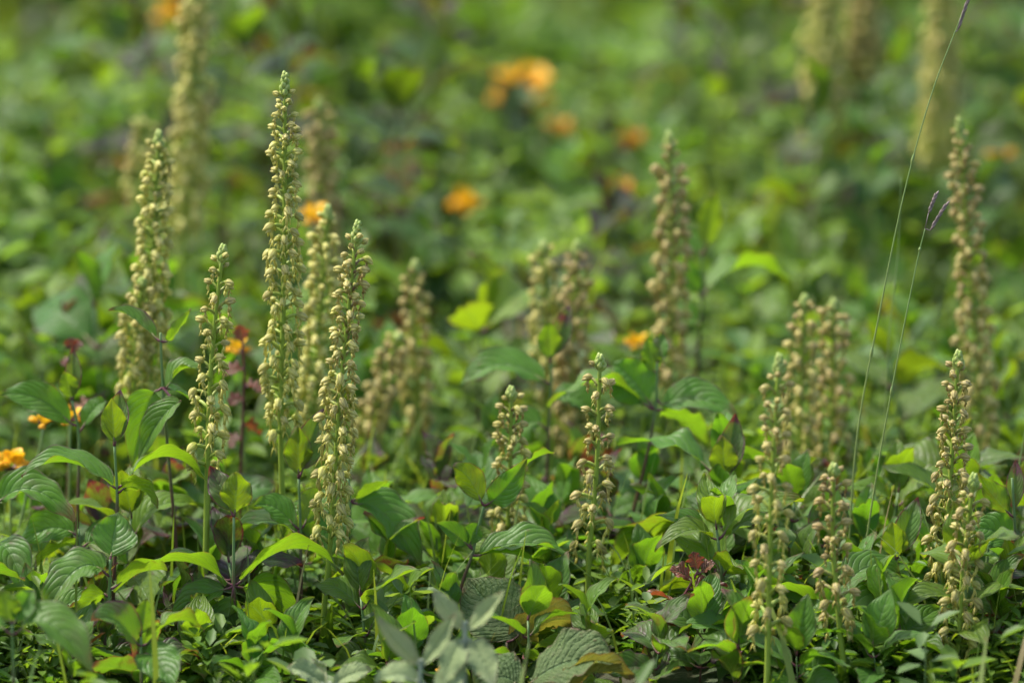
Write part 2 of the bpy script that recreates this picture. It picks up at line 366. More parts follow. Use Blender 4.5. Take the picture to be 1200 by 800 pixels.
def orchid(label, top, low, Y, n, purple=.3, brown=.4, val=1.0, dY=0.0, seed=0, scale=.93, open_f=.6, split=True, r=2.2, cat='orchid', leaf=True, reach=1.0):
    rnd = random.Random(seed+17); n = int(n*1.26); purple *= (1.35 if purple > .33 else .8); brown = brown*1.1 if purple > .33 else max(0, brown-.1)
    T = at(*top, Y+dY); Lo = at(*low, Y)
    d = (Lo-T)
    k = Lo.z/max(-d.z, 1e-4); B = Lo + Vector((d.x*k*.55, d.y*k*.3, -Lo.z)); B.z = ground_z(B.x, B.y)-.004
    root = thing('man_orchid', label, cat, B, 'orchid spikes standing in the meadow')
    T, Lo = T-B, Lo-B
    path = spline([Vector((0, 0, 0)), Lo*.5+Vector((rnd.uniform(-2, 2)*mm, 0, 0)), Lo, (Lo+T)*.5+Vector((rnd.uniform(-2, 2)*mm, rnd.uniform(-2, 2)*mm, 0)), T], 6)
    N = len(path); mb = MB()
    mb.tube(path, [(r*(1-.50*(i/(N-1))))*mm*scale for i in range(N)], 9)
    obj('stem', mb.mesh('stem', [M['orchid_stem']]), root)
    # sheathing leaf round the foot of the stem
    if leaf:
        mb = MB(); h = min(.085, Lo.length*.6); a = rnd.uniform(-2.4, -.7)
        o1 = Vector((math.cos(a), math.sin(a), 0))
        leaf_shape(mb, o1*.8*mm+Vector((0, 0, .004)), Lo.normalized()*h+o1*7*mm, Lo.normalized()*h*.55+o1*2.2*mm, 9*mm, -o1, fold=.9, wave=.02, seed=seed, nu=14, nv=6, bulge=0, peak=.35)
        obj('sheath_leaf', mb.mesh('sheath_leaf', [M['dogwood']]), root, (.55, .0, 1.0))
    # arc-length samples of the flowering part
    seg = path[12:]; acc = [0]
    for i in range(1, len(seg)): acc.append(acc[-1]+(seg[i]-seg[i-1]).length)
    def along(f):
        s = f*acc[-1]
        for i in range(1, len(seg)):
            if acc[i] >= s: q = (s-acc[i-1])/(acc[i]-acc[i-1]+1e-9); return seg[i-1].lerp(seg[i], q), (seg[i]-seg[i-1]).normalized()
        return seg[-1], (seg[-1]-seg[-2]).normalized()
    # bud cluster on the tip
    mb = MB(); nb = 15; tl = min(.055, .10*acc[-1]/.12)
    for i in range(nb):
        f = i/(nb-1); p, t = along(1-(.065*(1-f)) if acc[-1] > .05 else 1-.15*(1-f)); a = i*2.4
        o1 = Vector((math.cos(a), math.sin(a), 0)); L = (6.0-2.4*f)*mm*scale
        mb.pod(p+o1*.4*mm, p+o1*(3.6-2.4*f)*mm*scale+t*L, (1.9-.5*f)*mm*scale, peak=.5, n=6, m=5, mi=0, r0=.4)
    obj('bud_tip', mb.mesh('bud_tip', [M['bud']]), root)
    a = rnd.uniform(0, 6.28)
    for i in range(n):
        f = i/max(1, n-1); g = .955*(f**.92)+rnd.uniform(-.004, .004)     # 0 bottom .. 1 top
        p, t = along(max(0, min(.97, g))); a += 2.39996+rnd.uniform(-.28, .28)
        if g > .90: kind = 'bud'
        elif g > open_f: kind = 'young'
        else: kind = 'open'
        lib = FL[kind]; w = rnd.randrange(len(lib)); sc_ = scale*rnd.uniform(.88, 1.12)*(1.06-.14*g)*(.8 if rnd.random() < .12 else 1)
        m = Matrix.Translation(p) @ Euler((rnd.uniform(-.25, .25), rnd.uniform(-.22, .22), a), 'XYZ').to_matrix().to_4x4() @ Matrix.Diagonal((sc_*reach*1.04, sc_, sc_, 1))
        c = (min(1, max(0, purple+rnd.uniform(-.2, .2)+.3*(g-.4))), min(1, max(0, brown+rnd.uniform(-.25, .25)+.5*(g-.5)-.1)), val*(1.0 if split else 1.18 if purple > .33 else 1.10)*rnd.uniform(.85, 1.1))
        if split:
            fo = obj('flower', lib[w][0], root, c, m)
            if lib[w][1] is not None: obj('lip', lib[w][1], fo, c)
        else: obj('flower', lib[w][2], root, c, m)
    return root

ORCH = [ # label, top px, lowest flower px, depth, n, kwargs
 ('tallest sharply focused orchid with pale green hoods, left of centre', (334, 90), (329, 505), .03, 80, dict(purple=.08, brown=.22, val=1.05, open_f=.62)),
 ('leaning orchid with brown-tinged upper flowers in front of the tallest orchid', (419, 264), (387, 635), -.03, 70, dict(purple=.32, brown=.6, val=1.1, open_f=.55, r=2.0)),
 ('slim open-flowered orchid between the leaning dogwood shoot and the tallest orchid', (261, 292), (243, 552), .0, 34, dict(purple=.25, brown=.35, open_f=.45)),
 ('slender lone orchid with sparse flowers and bare green stem right of centre', (703, 420), (690, 655), .0, 25, dict(purple=.42, brown=.35, open_f=.5, leaf=False)),
 ('short half-hidden orchid behind a veined dogwood leaf left of the lone orchid', (599, 458), (594, 650), .045, 34, dict(purple=.30, brown=.75, open_f=.4)),
 ('slightly soft yellow-green orchid nearest the picture\'s left edge', (186, 158), (172, 440), .14, 70, dict(purple=.0, brown=.05, val=1.15)),
 ('low pale orchid tucked against the foot of the yellow-green orchid', (167, 330), (158, 470), .13, 30, dict(purple=.2, brown=.2)),
 ('very tall blurred orchid cut off by the top edge at left', (229, -30), (216, 275), .48, 84, dict(purple=.1, brown=.30, val=1.05, split=False, scale=1.05, r=2.4)),
 ('faint small orchid tip between two taller spikes at upper left', (165, 140), (165, 230), .52, 16, dict(purple=.2, brown=.3, split=False)),
 ('blurred brownish orchid just right of the tallest orchid', (374, 120), (388, 330), .45, 52, dict(purple=.55, brown=.8, split=False)),
 ('soft yellow orchid between the tallest and the leaning orchid', (384, 245), (370, 500), .16, 60, dict(purple=.0, brown=.05, val=1.1, split=False)),
 ('blurred upright orchid with a bare stem right of the leaning orchid', (486, 310), (492, 520), .28, 34, dict(purple=.4, brown=.65, split=False)),
 ('blurred tan orchid slanting beside the leaning orchid', (466, 395), (430, 515), .26, 28, dict(purple=.45, brown=.7, split=False)),
 ('blurred pale yellow orchid, left one of the pair near the centre', (637, 288), (641, 470), .29, 32, dict(purple=.12, brown=.25, split=False)),
 ('blurred brown orchid, right one of the pair near the centre', (676, 287), (668, 530), .27, 50, dict(purple=.55, brown=.8, split=False)),
 ('tall blurred brown-topped orchid standing alone right of centre', (784, 160), (786, 450), .28, 52, dict(purple=.55, brown=.75, split=False, scale=.98)),
 ('tall soft orchid with purplish flowers near the right edge', (1124, 143), (1152, 540), .24, 74, dict(purple=.5, brown=.6, split=False)),
 ('sharp orchid with dense dark upper buds at the right, below the tall soft one', (1123, 416), (1104, 680), -.03, 44, dict(purple=.45, brown=.4, open_f=.5)),
 ('shorter orchid standing close in front of the sharp right-hand orchid', (1141, 560), (1122, 792), -.10, 32, dict(purple=.35, brown=.35, open_f=.7)),
 ('soft foreground orchid with drooping yellow lips, left one of the right-hand cluster', (913, 420), (900, 750), -.14, 38, dict(purple=.35, brown=.3, open_f=.6)),
 ('short foreground orchid with brown hoods in front of the right-hand cluster', (977, 548), (984, 735), -.12, 24, dict(purple=.6, brown=.6, open_f=.35)),
 ('blurred orchid behind the right-hand cluster, left one of two', (943, 350), (936, 560), .20, 34, dict(purple=.4, brown=.4, split=False)),
 ('blurred orchid behind the right-hand cluster, right one of two', (977, 355), (974, 550), .22, 36, dict(purple=.5, brown=.5, split=False)),
 ('far blurred yellow orchid at the top edge, left one of three', (966, -40), (963, 150), .80, 60, dict(purple=.0, brown=.0, val=1.1, split=False, scale=1.15, r=2.6)),
 ('far blurred brown orchid at the top edge, middle one of three', (1014, -45), (1012, 110), .82, 56, dict(purple=.35, brown=.7, val=1.0, split=False, scale=1.0)),
 ('far blurred tan orchid at the top edge, right one of three', (1108, -50), (1098, 190), .76, 74, dict(purple=.25, brown=.3, split=False, val=1.05, scale=1.08, r=2.4)),
]
for i, (lab, t, l, Y, n, kw) in enumerate(ORCH): orchid(lab, t, l, Y, n, seed=i*11+3, **kw)

# ================================================================== dogwood shoots placed one by one
def shoot(label, Y, stem, leaves, seed=0, r=1.0, mat='dogwood', smat='dog_stem', name='dogwood_shoot', cat='shrub shoot', group='dogwood shoots among the orchids', lk=None, val=1.0):
    rnd = random.Random(seed)
    pts = [at(p[0], p[1], Y+(p[2] if len(p) > 2 else 0)) for p in stem]
    last = pts[-1]; dirx = (pts[-1].x-pts[-2].x)/max(1e-4, (pts[-2].z-pts[-1].z)) if len(pts) > 1 else 0
    g = Vector((last.x+max(-.3, min(.3, dirx))*max(last.z, 0)*.6, last.y, 0)); g.z = ground_z(g.x, g.y)-.004
    root = thing(name, label, cat, g, group)
    P = [p-g for p in pts]
    if P[-1].z > .012: P.append(Vector((0, 0, 0)))
    path = spline(P[::-1], 5); N = len(path); mb = MB()
    mb.tube(path, [(1.15-.45*i/(N-1))*r*mm for i in range(N)], 7)
    # slightly swollen nodes
    obj('stem', mb.mesh('stem', [M[smat]]), root)
    for i, lf in enumerate(leaves):
        bx, by, tx, ty, w, bend, face, dYt, fold, yel, pur = lf[:11]
        b = at(bx, by, Y+(lf[11] if len(lf) > 11 else 0.0))-g; t = at(tx, ty, Y+dYt)-g
        a = R(face)
        ctrl = (b+t)/2 + UPV*bend*2*.46*mm
        hint = Vector((rnd.uniform(-.12, .12), -math.sin(a), math.cos(a)))
        nd = min(path, key=lambda q: (q-b).length)
        L = (t-b).length; d = (ctrl-b).normalized()
        b2 = b.lerp(nd, 0.0)
        if (nd-b).length < 3*mm: b2 = b + d*min(4*mm, .10*L)
        k = dict(fold=fold, wave=rnd.uniform(.10, .24), seed=seed*31+i, nu=24, nv=12, node=nd if (nd-b2).length < 25*mm else None, tip=.18)
        k.update(lk or {})
        mb = MB(); leaf_shape(mb, b2, t, ctrl, w*mm*(.92 if mat == 'dogwood' else .80 if mat == 'woolly' else 1), hint, **k)
        obj('leaf', mb.mesh('leaf', [M[mat], M['petiole'] if mat != 'woolly' else M['woolly_stem']]), root, (min(1, yel), min(1, pur), val*rnd.uniform(.9, 1.1)))
    return root

#      bx  by   tx   ty   w bend face dYt fold yel pur [dYb]
SH = [
 ('dogwood shoot with a bright yellow-green bud leaf, left of the drooping stem', -.02, [(134, 522), (137, 572), (137, 600), (132, 720)], [
   (134, 522, 131, 466, 15, 0, -92, -.004, .35, .85, .35), (135, 522, 141, 456, 14, 2, 80, .010, .5, .1, .95),
   (131, 569, 24, 557, 22, 22, 5, .0, .55, .2, .35), (142, 570, 248, 570, 24, 34, -22, .01, .30, .55, .15), (140, 575, 186, 595, 22, 12, -40, -.01, .3, .6, .1)]),
 ('dogwood shoot with purple pointed tip and one broad glossy leaf at the left edge', .06, [(84, 468), (92, 507), (92, 560), (90, 650)], [
   (88, 502, -3, 464, 20, 16, 52, .0, .30, .1, .25), (84, 470, 76, 434, 12, 0, -90, -.004, .4, .7, .5), (86, 470, 85, 406, 10, 2, 70, .008, .6, .1, 1.0),
   (96, 503, 126, 470, 12, 8, 30, .01, .4, .1, .6)]),
 ('tall dogwood shoot with red-brown stem and drooping folded leaves', .03, [(188, 390), (190, 440), (196, 520), (205, 620), (212, 720)], [
   (187, 402, 127, 364, 10, 10, 25, .01, .9, .1, .75), (190, 402, 223, 361, 9, -7, -35, .0, .6, .5, .3), (187, 452, 154, 548, 26, 14, 62, -.005, .30, .25, .2),
   (212, 470, 162, 540, 17, 12, 30, -.025, .55, .3, .3, -.02), (193, 458, 236, 436, 16, 14, 5, .0, .6, .35, .35), (193, 455, 236, 482, 11, 6, 40, .03, .3, .0, .5)]),
 ('foreground dogwood shoot with upright yellow-green leaf below the slim orchid', -.05, [(274, 605), (274, 685), (277, 800)], [
   (275, 606, 278, 551, 19, 0, -92, -.004, .30, .85, .40), (273, 603, 246, 546, 16, 2, 70, .012, .5, .05, .95),
   (267, 683, 134, 694, 30, 32, -18, .0, .35, .45, .2), (283, 680, 404, 672, 31, 34, -20, .0, .35, .45, .2),
   (271, 690, 198, 734, 20, 10, 30, -.01, .55, .25, .4), (273, 690, 256, 768, 24, -6, -65, -.01, .3, .2, .4), (277, 690, 352, 735, 26, 16, -45, .02, .3, .3, .2)]),
 ('dogwood shoot with a pale round upright top leaf at lower left', -.08, [(129, 655), (128, 690), (124, 740), (114, 800)], [
   (129, 657, 138, 600, 27, 0, 78, .018, .30, .1, .35), (126, 672, 52, 722, 28, 26, 22, -.02, .40, .3, .45), (132, 690, 196, 668, 22, 8, -40, .02, .35, .6, .3),
   (127, 695, 90, 722, 16, 6, -50, .0, .3, .6, .2)]),
 ('dogwood shoot with cupped leaf pair against the foot of the tallest orchid', .0, [(350, 560), (352, 620), (353, 700), (354, 790)], [
   (350, 560, 349, 499, 17, 0, -92, -.004, .30, .75, .45), (352, 558, 379, 478, 18, 3, 68, .012, .45, .1, .85),
   (346, 618, 298, 592, 18, 10, 40, .0, .35, .1, .2), (356, 618, 378, 574, 16, 8, -50, .01, .4, .6, .3), (347, 625, 268, 640, 24, 22, 10, .01, .45, .25, .2)]),
 ('dogwood shoot with one very large dark leaf right of the leaning orchid', .03, [(408, 560), (410, 600), (404, 730)], [
   (411, 592, 493, 664, 31, 22, 38, -.01, .32, .12, .35), (404, 596, 328, 622, 22, 14, 20, .0, .4, .3, .2), (411, 586, 456, 560, 13, -4, -35, .0, .4, .6, .2), (410, 604, 380, 660, 24, 16, 60, -.02, .3, .1, .1)]),
 ('small dogwood shoot with one crisp veined leaf across the short orchid', -.01, [(567, 592), (560, 620), (553, 650), (540, 690), (530, 750)], [
   (566, 592, 531, 547, 17, 10, -80, -.002, .30, .9, .5), (569, 592, 618, 536, 17, -6, 74, -.012, .28, .0, .40), (563, 650, 668, 650, 24, 14, 15, .0, .5, .2, .2),
   (562, 650, 642, 668, 17, 10, -15, .0, .4, .4, .2), (550, 640, 511, 612, 13, 2, 55, -.01, .5, .15, .3), (550, 640, 562, 612, 12, 4, 55, .0, .5, .1, .2), (615, 545, 652, 530, 12, 4, -20, .02, .4, .4, .6, .02)]),
 ('soft dogwood shoot with purple and green tip below the centre pair of orchids', .15, [(645, 420), (646, 450), (642, 520), (640, 610)], [
   (645, 424, 643, 376, 15, 0, -92, -.004, .3, .6, .3), (648, 422, 668, 357, 13, 3, 62, .01, .5, .0, 1.0), (637, 446, 538, 452, 25, 22, 25, .0, .4, .15, .25),
   (650, 470, 700, 490, 20, 14, 30, .0, .4, .2, .2), (640, 500, 585, 540, 24, 18, 40, .0, .3, .2, .1)]),
 ('large soft dogwood shoot spreading behind the lone orchid', .11, [(770, 425), (768, 480), (752, 560), (722, 670)], [
   (764, 476, 718, 424, 31, 4, 70, .01, .3, .05, .25), (762, 480, 642, 476, 27, 30, -8, .0, .35, .4, .2), (776, 474, 864, 490, 24, 15, 36, -.01, .4, .1, .35),
   (770, 428, 776, 388, 11, 0, 62, .01, .5, .0, .7), (768, 440, 758, 396, 13, 0, -85, .0, .4, .4, .3), (776, 480, 830, 520, 20, 6, -40, .02, .3, .4, .2), (852, 498, 866, 540, 13, 4, 60, .0, .5, .0, .9, .0)]),
 ('dogwood shoot with a broad orange-tinted arching leaf right of the lone orchid', .04, [(850, 562), (852, 600), (843, 640), (842, 720)], [
   (850, 564, 846, 510, 17, 0, -92, -.004, .28, .9, .30), (853, 562, 862, 484, 15, 3, 70, .012, .5, .0, 1.0), (838, 632, 708, 682, 33, 38, -35, .0, .30, .7, .55),
   (838, 638, 752, 646, 22, 10, 30, .02, .4, .1, .2), (850, 634, 914, 618, 18, 16, 0, .0, .5, .3, .5), (846, 650, 905, 668, 22, 12, 45, .02, .3, .2, .1), (845, 636, 828, 590, 14, 0, 70, .0, .5, .1, .7)]),
 ('blurred dogwood shoot with a broad bright leaf right of the tall brown-topped orchid', .30, [(822, 300), (823, 350), (814, 470)], [
   (823, 346, 932, 334, 31, 30, -15, .02, .35, .5, .1), (822, 348, 782, 300, 17, 4, 50, .0, .4, .1, .2), (826, 296, 838, 222, 15, 2, -92, .0, .3, .85, .1), (824, 300, 806, 270, 12, 4, 60, .01, .4, .1, .4), (820, 380, 770, 400, 24, 14, 30, .0, .4, .2, .2)]),
 ('dogwood shoot with a bright lime leaf left of the sharp right-hand orchid', -.02, [(1050, 655), (1052, 690), (1044, 780)], [
   (1050, 658, 1046, 611, 16, 0, -92, -.004, .30, .9, .35), (1053, 655, 1076, 582, 15, 3, 68, .012, .5, .0, .85), (1055, 692, 1100, 700, 20, 14, 10, .01, .4, .3, .2), (1048, 694, 1006, 672, 18, 12, 30, .01, .4, .2, .2)]),
 ('foreground dogwood shoot with a broad dark arching leaf at lower right', -.06, [(985, 690), (968, 722), (957, 800)], [
   (984, 716, 1099, 790, 35, 34, 12, -.02, .38, .25, .2), (962, 718, 884, 706, 26, 22, -15, .0, .4, .4, .2), (985, 694, 1056, 676, 24, 20, 25, .02, .4, .2, .2), (966, 724, 925, 760, 20, 10, 40, -.02, .4, .1, .2)]),
 ('dogwood shoot cut by the right edge', -.02, [(1186, 560), (1190, 640), (1192, 750)], [
   (1186, 604, 1146, 553, 15, -4, -60, .0, .4, .6, .6), (1187, 602, 1191, 538, 11, 3, 62, .01, .5, .0, 1.0), (1186, 642, 1140, 622, 23, 10, 50, .0, .35, .05, .1), (1194, 642, 1240, 652, 20, 10, 10, .0, .4, .1, .7),
   (1190, 700, 1150, 690, 22, 14, -20, .0, .4, .4, .1)]),
 ('cupped dark dogwood shoot with purple edge behind the short brown-hooded orchid', .03, [(966, 640), (968, 720)], [
   (966, 640, 976, 560, 24, -6, 62, .01, .55, .0, .7), (966, 642, 930, 690, 24, 20, 30, .0, .4, .3, .2), (968, 644, 1010, 640, 22, 16, 0, .0, .4, .4, .3)]),
 ('foreground dogwood shoot with a long two-toned leaf right of the red seedling', -.06, [(897, 705), (894, 800)], [
   (893, 716, 806, 772, 32, 30, 0, -.01, .45, .35, .4), (893, 722, 842, 800, 26, 20, 40, -.03, .4, .1, .3), (899, 716, 950, 720, 24, 18, 20, .0, .4, .2, .2), (897, 706, 880, 670, 14, 0, 70, .01, .4, .1, .3)]),
 ('low dogwood shoot with pale wrinkled leaves at the left edge', .0, [(92, 620), (95, 660), (96, 740)], [
   (92, 628, 20, 640, 21, 14, 50, .0, .35, .2, .1), (94, 640, 40, 668, 18, 10, -30, -.01, .4, .6, .1), (97, 640, 150, 660, 22, 14, 40, .02, .4, .1, .1), (95, 668, 60, 690, 14, 8, 40, -.02, .4, .0, .2)]),
 ('dogwood shoot with purple-backed arching leaf entering at the left edge', .0, [(-12, 590), (-8, 640), (-8, 740)], [
   (-6, 592, 86, 612, 25, 26, 28, -.01, .45, .2, .55), (-8, 640, 35, 712, 22, 22, 35, -.03, .4, .15, .55), (-10, 595, 30, 560, 14, 4, 60, .02, .5, .0, .7)]),
 ('soft foreground dogwood shoot in the bottom left corner', -.20, [(14, 730), (16, 800)], [
   (18, 742, 108, 792, 30, 30, 15, -.02, .40, .35, .4), (12, 742, -60, 770, 26, 20, 10, .0, .4, .3, .3), (14, 732, 0, 690, 16, 0, -80, .0, .4, .7, .4), (16, 732, 40, 690, 14, 3, 60, .01, .5, .1, .4)]),
 ('soft foreground dogwood shoot with purple and orange leaves below the yellow-green bud', -.14, [(165, 745), (166, 800)], [
   (164, 760, 106, 728, 22, 16, 40, -.02, .45, .1, .75), (168, 760, 240, 738, 20, 20, -20, .01, .45, .6, .6), (168, 765, 205, 810, 26, 10, 40, -.03, .3, .1, .3), (165, 746, 172, 700, 13, 0, -80, .0, .4, .5, .3)]),
]
for i, (lab, Y, st, lv) in enumerate(SH): shoot(lab, Y, st, lv, seed=50+i)

# ================================================================== other single plants
shoot('grey woolly-leaved seedling, blurred at the bottom edge', -.24, [(493, 772), (490, 860)], [
   (493, 780, 442, 722, 14, -4, -70, .0, .5, .3, .2), (495, 780, 535, 716, 13, -4, 40, .0, .5, .2, .0), (492, 800, 440, 800, 18, 10, 30, .0, .4, .0, .0), (496, 800, 520, 850, 18, 0, 60, -.02, .3, .0, .0)],
   seed=201, r=1.6, mat='woolly', smat='woolly_stem', name='woolly_seedling', cat='seedling', group='woolly grey seedlings at the bottom edge', lk=dict(peak=.5, pet_r=.0013, bulge=.02))
shoot('taller grey woolly-leaved seedling right of its twin', -.22, [(545, 728), (543, 860)], [
   (543, 738, 507, 690, 15, -4, -70, .0, .5, .2, .25), (547, 738, 592, 690, 13, -4, 35, .0, .5, .3, .0), (549, 748, 580, 806, 19, 6, 60, -.02, .3, .0, .15), (541, 750, 520, 800, 18, 6, 60, -.02, .3, .0, .0), (544, 770, 510, 830, 18, 6, 60, -.03, .3, .0, .0)],
   seed=202, r=1.8, mat='woolly', smat='woolly_stem', name='woolly_seedling', cat='seedling', group='woolly grey seedlings at the bottom edge', lk=dict(peak=.5, pet_r=.0013, bulge=.02))
shoot('low grey woolly-leaved rosette under the leaning orchid at the bottom edge', -.17, [(386, 800), (386, 860)], [
   (384, 806, 335, 782, 15, 6, 40, .0, .4, .0, .0), (388, 806, 436, 786, 15, 6, 40, .0, .4, .1, .0), (386, 806, 366, 772, 13, 2, -60, .02, .4, .2, .1)],
   seed=203, r=1.6, mat='woolly', smat='woolly_stem', name='woolly_seedling', cat='seedling', group='woolly grey seedlings at the bottom edge', lk=dict(peak=.5, pet_r=.0013, bulge=.02))
shoot('wayfaring tree seedling with two big wrinkled toothed leaves at the bottom centre', -.08, [(594, 752), (594, 800)], [
   (608, 744, 547, 676, 36, -4, 66, .03, .22, .15, .25), (594, 772, 678, 728, 30, 18, -55, .01, .25, .8, .35), (592, 778, 560, 800, 22, 6, 40, -.02, .3, .2, .1)],
   seed=204, r=1.3, mat='wayfaring', smat='brown_stem', name='wayfaring_seedling', cat='seedling', group=None, lk=dict(teeth=.07, nteeth=16, bulge=.035, vn=11, vp=1.1, vc=.34, tip=.0, peak=.46))
shoot('wayfaring tree seedling with a broad dark leaf under the lone orchid', -.13, [(612, 800), (610, 850)], [
   (614, 806, 728, 778, 36, 16, 20, .0, .25, .2, .25), (640, 815, 745, 790, 24, 14, -45, .0, .3, .9, .3), (610, 806, 560, 812, 30, 14, 30, .0, .3, .1, .1)],
   seed=205, r=1.3, mat='wayfaring', smat='brown_stem', name='wayfaring_seedling', cat='seedling', group=None, lk=dict(teeth=.07, nteeth=16, bulge=.035, vn=11, vp=1.1, vc=.34, tip=.0, peak=.46))
RL = dict(teeth=.0, lobes=.20, nteeth=3.5, nu=30, nv=8, tip=.0, peak=.5, bulge=.02)
shoot('red-stemmed hawthorn seedling with lobed dark red leaves', -.05, [(818, 668), (806, 690), (788, 720), (765, 775)], [
   (796, 712, 752, 700, 13, 8, -10, .0, .3, .35, .1), (812, 682, 784, 668, 9, 4, 40, .0, .4, .2, .3), (818, 670, 812, 646, 9, 0, -80, .0, .4, .2, .3), (820, 672, 838, 660, 8, 2, 30, .0, .4, .3, .3),
   (808, 692, 852, 702, 15, 8, 30, .0, .4, .1, .4), (800, 706, 834, 728, 11, 6, 10, .0, .3, .3, .1), (790, 716, 770, 706, 8, 2, 40, .0, .3, .2, .2)],
   seed=206, r=.9, mat='redleaf', smat='red_stem', name='hawthorn_seedling', cat='seedling', group='red-leaved seedlings', lk=RL)
shoot('thin dark red leafy stalk behind the slim orchid', .14, [(284, 398), (286, 440), (284, 500), (282, 560)], [
   (284, 402, 280, 380, 9, 0, -60, 0, .3, .2, .2), (285, 435, 262, 440, 10, 4, 30, 0, .3, .3, .3), (286, 455, 308, 460, 12, 4, 10, 0, .3, .3, .2), (285, 470, 268, 475, 9, 4, 40, 0, .3, .1, .2), (284, 500, 304, 510, 14, 4, -30, 0, .3, .5, .2), (284, 515, 268, 525, 10, 4, 20, 0, .3, .2, .2)],
   seed=207, r=.9, mat='redleaf', smat='red_stem', name='red_stalk', cat='seedling', group='red-leaved seedlings', lk=RL)
shoot('dark red leaf tuft behind the pointed dogwood tip at the left edge', .16, [(86, 408), (84, 460), (80, 560)], [
   (86, 410, 80, 396, 9, 0, -60, 0, .3, .1, .3), (86, 412, 98, 404, 9, 2, 20, 0, .3, .2, .3), (85, 430, 72, 428, 9, 3, 20, 0, .3, .1, .3), (84, 490, 112, 476, 14, 3, 20, 0, .3, .6, .2)],
   seed=208, r=.8, mat='redleaf', smat='red_stem', name='red_stalk', cat='seedling', group='red-leaved seedlings', lk=RL)
shoot('small red-leaved seedling low behind the right-hand cluster', .12, [(1030, 690), (1032, 730)], [
   (1030, 692, 1018, 668, 10, 0, -70, 0, .3, .8, .2), (1031, 694, 1050, 684, 9, 2, 10, 0, .3, .4, .3), (1030, 706, 1012, 706, 10, 4, 20, 0, .3, .2, .3)],
   seed=209, r=.8, mat='redleaf', smat='red_stem', name='red_stalk', cat='seedling', group='red-leaved seedlings', lk=RL)
for j, (px, py, Y, lab) in enumerate([(940, 195, .95, 'blurred coral red leaf tuft behind the tall soft orchid'), (470, 175, .80, 'blurred dark red stalk right of the brownish orchid'), (1000, 440, .5, 'blurred reddish stalk above the right-hand cluster'),
                                (700, 520, .16, 'soft dark red stalk behind the lone orchid'), (455, 210, .7, 'blurred purple-red stalk below the dark red one'), (1145, 690, .05, 'small red-leaved sprig by the sharp right-hand orchid'), (10, 480, .6, 'blurred rusty stalk at the left edge')]):
    rr = random.Random(j); lv = []
    for q in range(9):
        yy = py+q*9; s = -1 if q % 2 else 1
        lv.append((px, yy, px+s*rr.uniform(14, 26), yy-rr.uniform(-6, 12), rr.uniform(9, 14), 3, rr.uniform(-50, 50), rr.uniform(-.01, .01), .3, (.9 if j == 0 else rr.uniform(.1, .6)), .2))
    shoot(lab, Y, [(px, py), (px+2, py+45), (px+3, py+90)], lv, seed=300+j, r=.9, mat='redleaf', smat='red_stem', name='red_stalk', cat='seedling', group='red-leaved seedlings', lk=RL)

# ---- bird's-foot trefoil
def pea_mesh(sd):
    rnd = random.Random(sd); mb = MB()
    mb.pod((0, 0, 0), (8*mm, 0, 2.2*mm), 1.9*mm, peak=.55, n=7, m=5, mi=0, r0=.3, flat=1.2, up=(0, 0, 1))
    for s in (-1, 1): mb.pod((1*mm, s*.9*mm, .3*mm), (8*mm, s*1.6*mm, 1.0*mm), 1.5*mm, peak=.6, n=6, m=4, mi=0, r0=.2)
    # upright banner petal
    leaf_shape(mb, (2.5*mm, 0, 1.0*mm), (4.0*mm+rnd.uniform(0, 2)*mm, 0, 10*mm), (.8*mm, 0, 6*mm), 10*mm, (1, 0, .1), fold=-.3, wave=.1, seed=sd, nu=8, nv=6, peak=.58, bulge=0, tip=0)
    mb.tube([(-3*mm, 0, -.5*mm), (0, 0, 0), (1.5*mm, 0, .3*mm)], [1.0*mm, 1.3*mm, 1.2*mm], 6, 1)
    return mb.mesh('flower', [M['petal'], M['petiole']])
PEA = [pea_mesh(k) for k in range(3)]
def trefoil(label, px, py, Y, n, col, seed, size=1.0):
    rnd = random.Random(seed); p = at(px, py, Y); g = Vector((p.x+rnd.uniform(-.01, .01), p.y+rnd.uniform(-.005, .005), 0)); g.z = ground_z(g.x, g.y)
    root = thing('trefoil_flower', label, 'wildflower', g, 'yellow and orange trefoil flowers')
    t = p-g; mb = MB(); mb.tube(spline([Vector((0, 0, -.003)), t*.5+Vector((rnd.uniform(-6, 6)*mm, 0, 0)), t], 5), [.8*mm]*11, 6)
    obj('stalk', mb.mesh('stalk', [M['grass_stalk']]), root)
    for k in range(n):
        a = -1.57+(k-(n-1)/2)*(5.0/n)+rnd.uniform(-.3, .3); s = size*rnd.uniform(.85, 1.1)
        m = Matrix.Translation(t) @ Euler((rnd.uniform(-.2, .2), rnd.uniform(-.5, .25), a)).to_matrix().to_4x4() @ Matrix.Translation((3*mm*s, 0, 0)) @ Matrix.Diagonal((s, s, s, 1))
        obj('flower', PEA[k % 3], root, col, m)
YE = (.80, .47, .012); OR = (.80, .46, .012); RO = (.62, .27, .03)
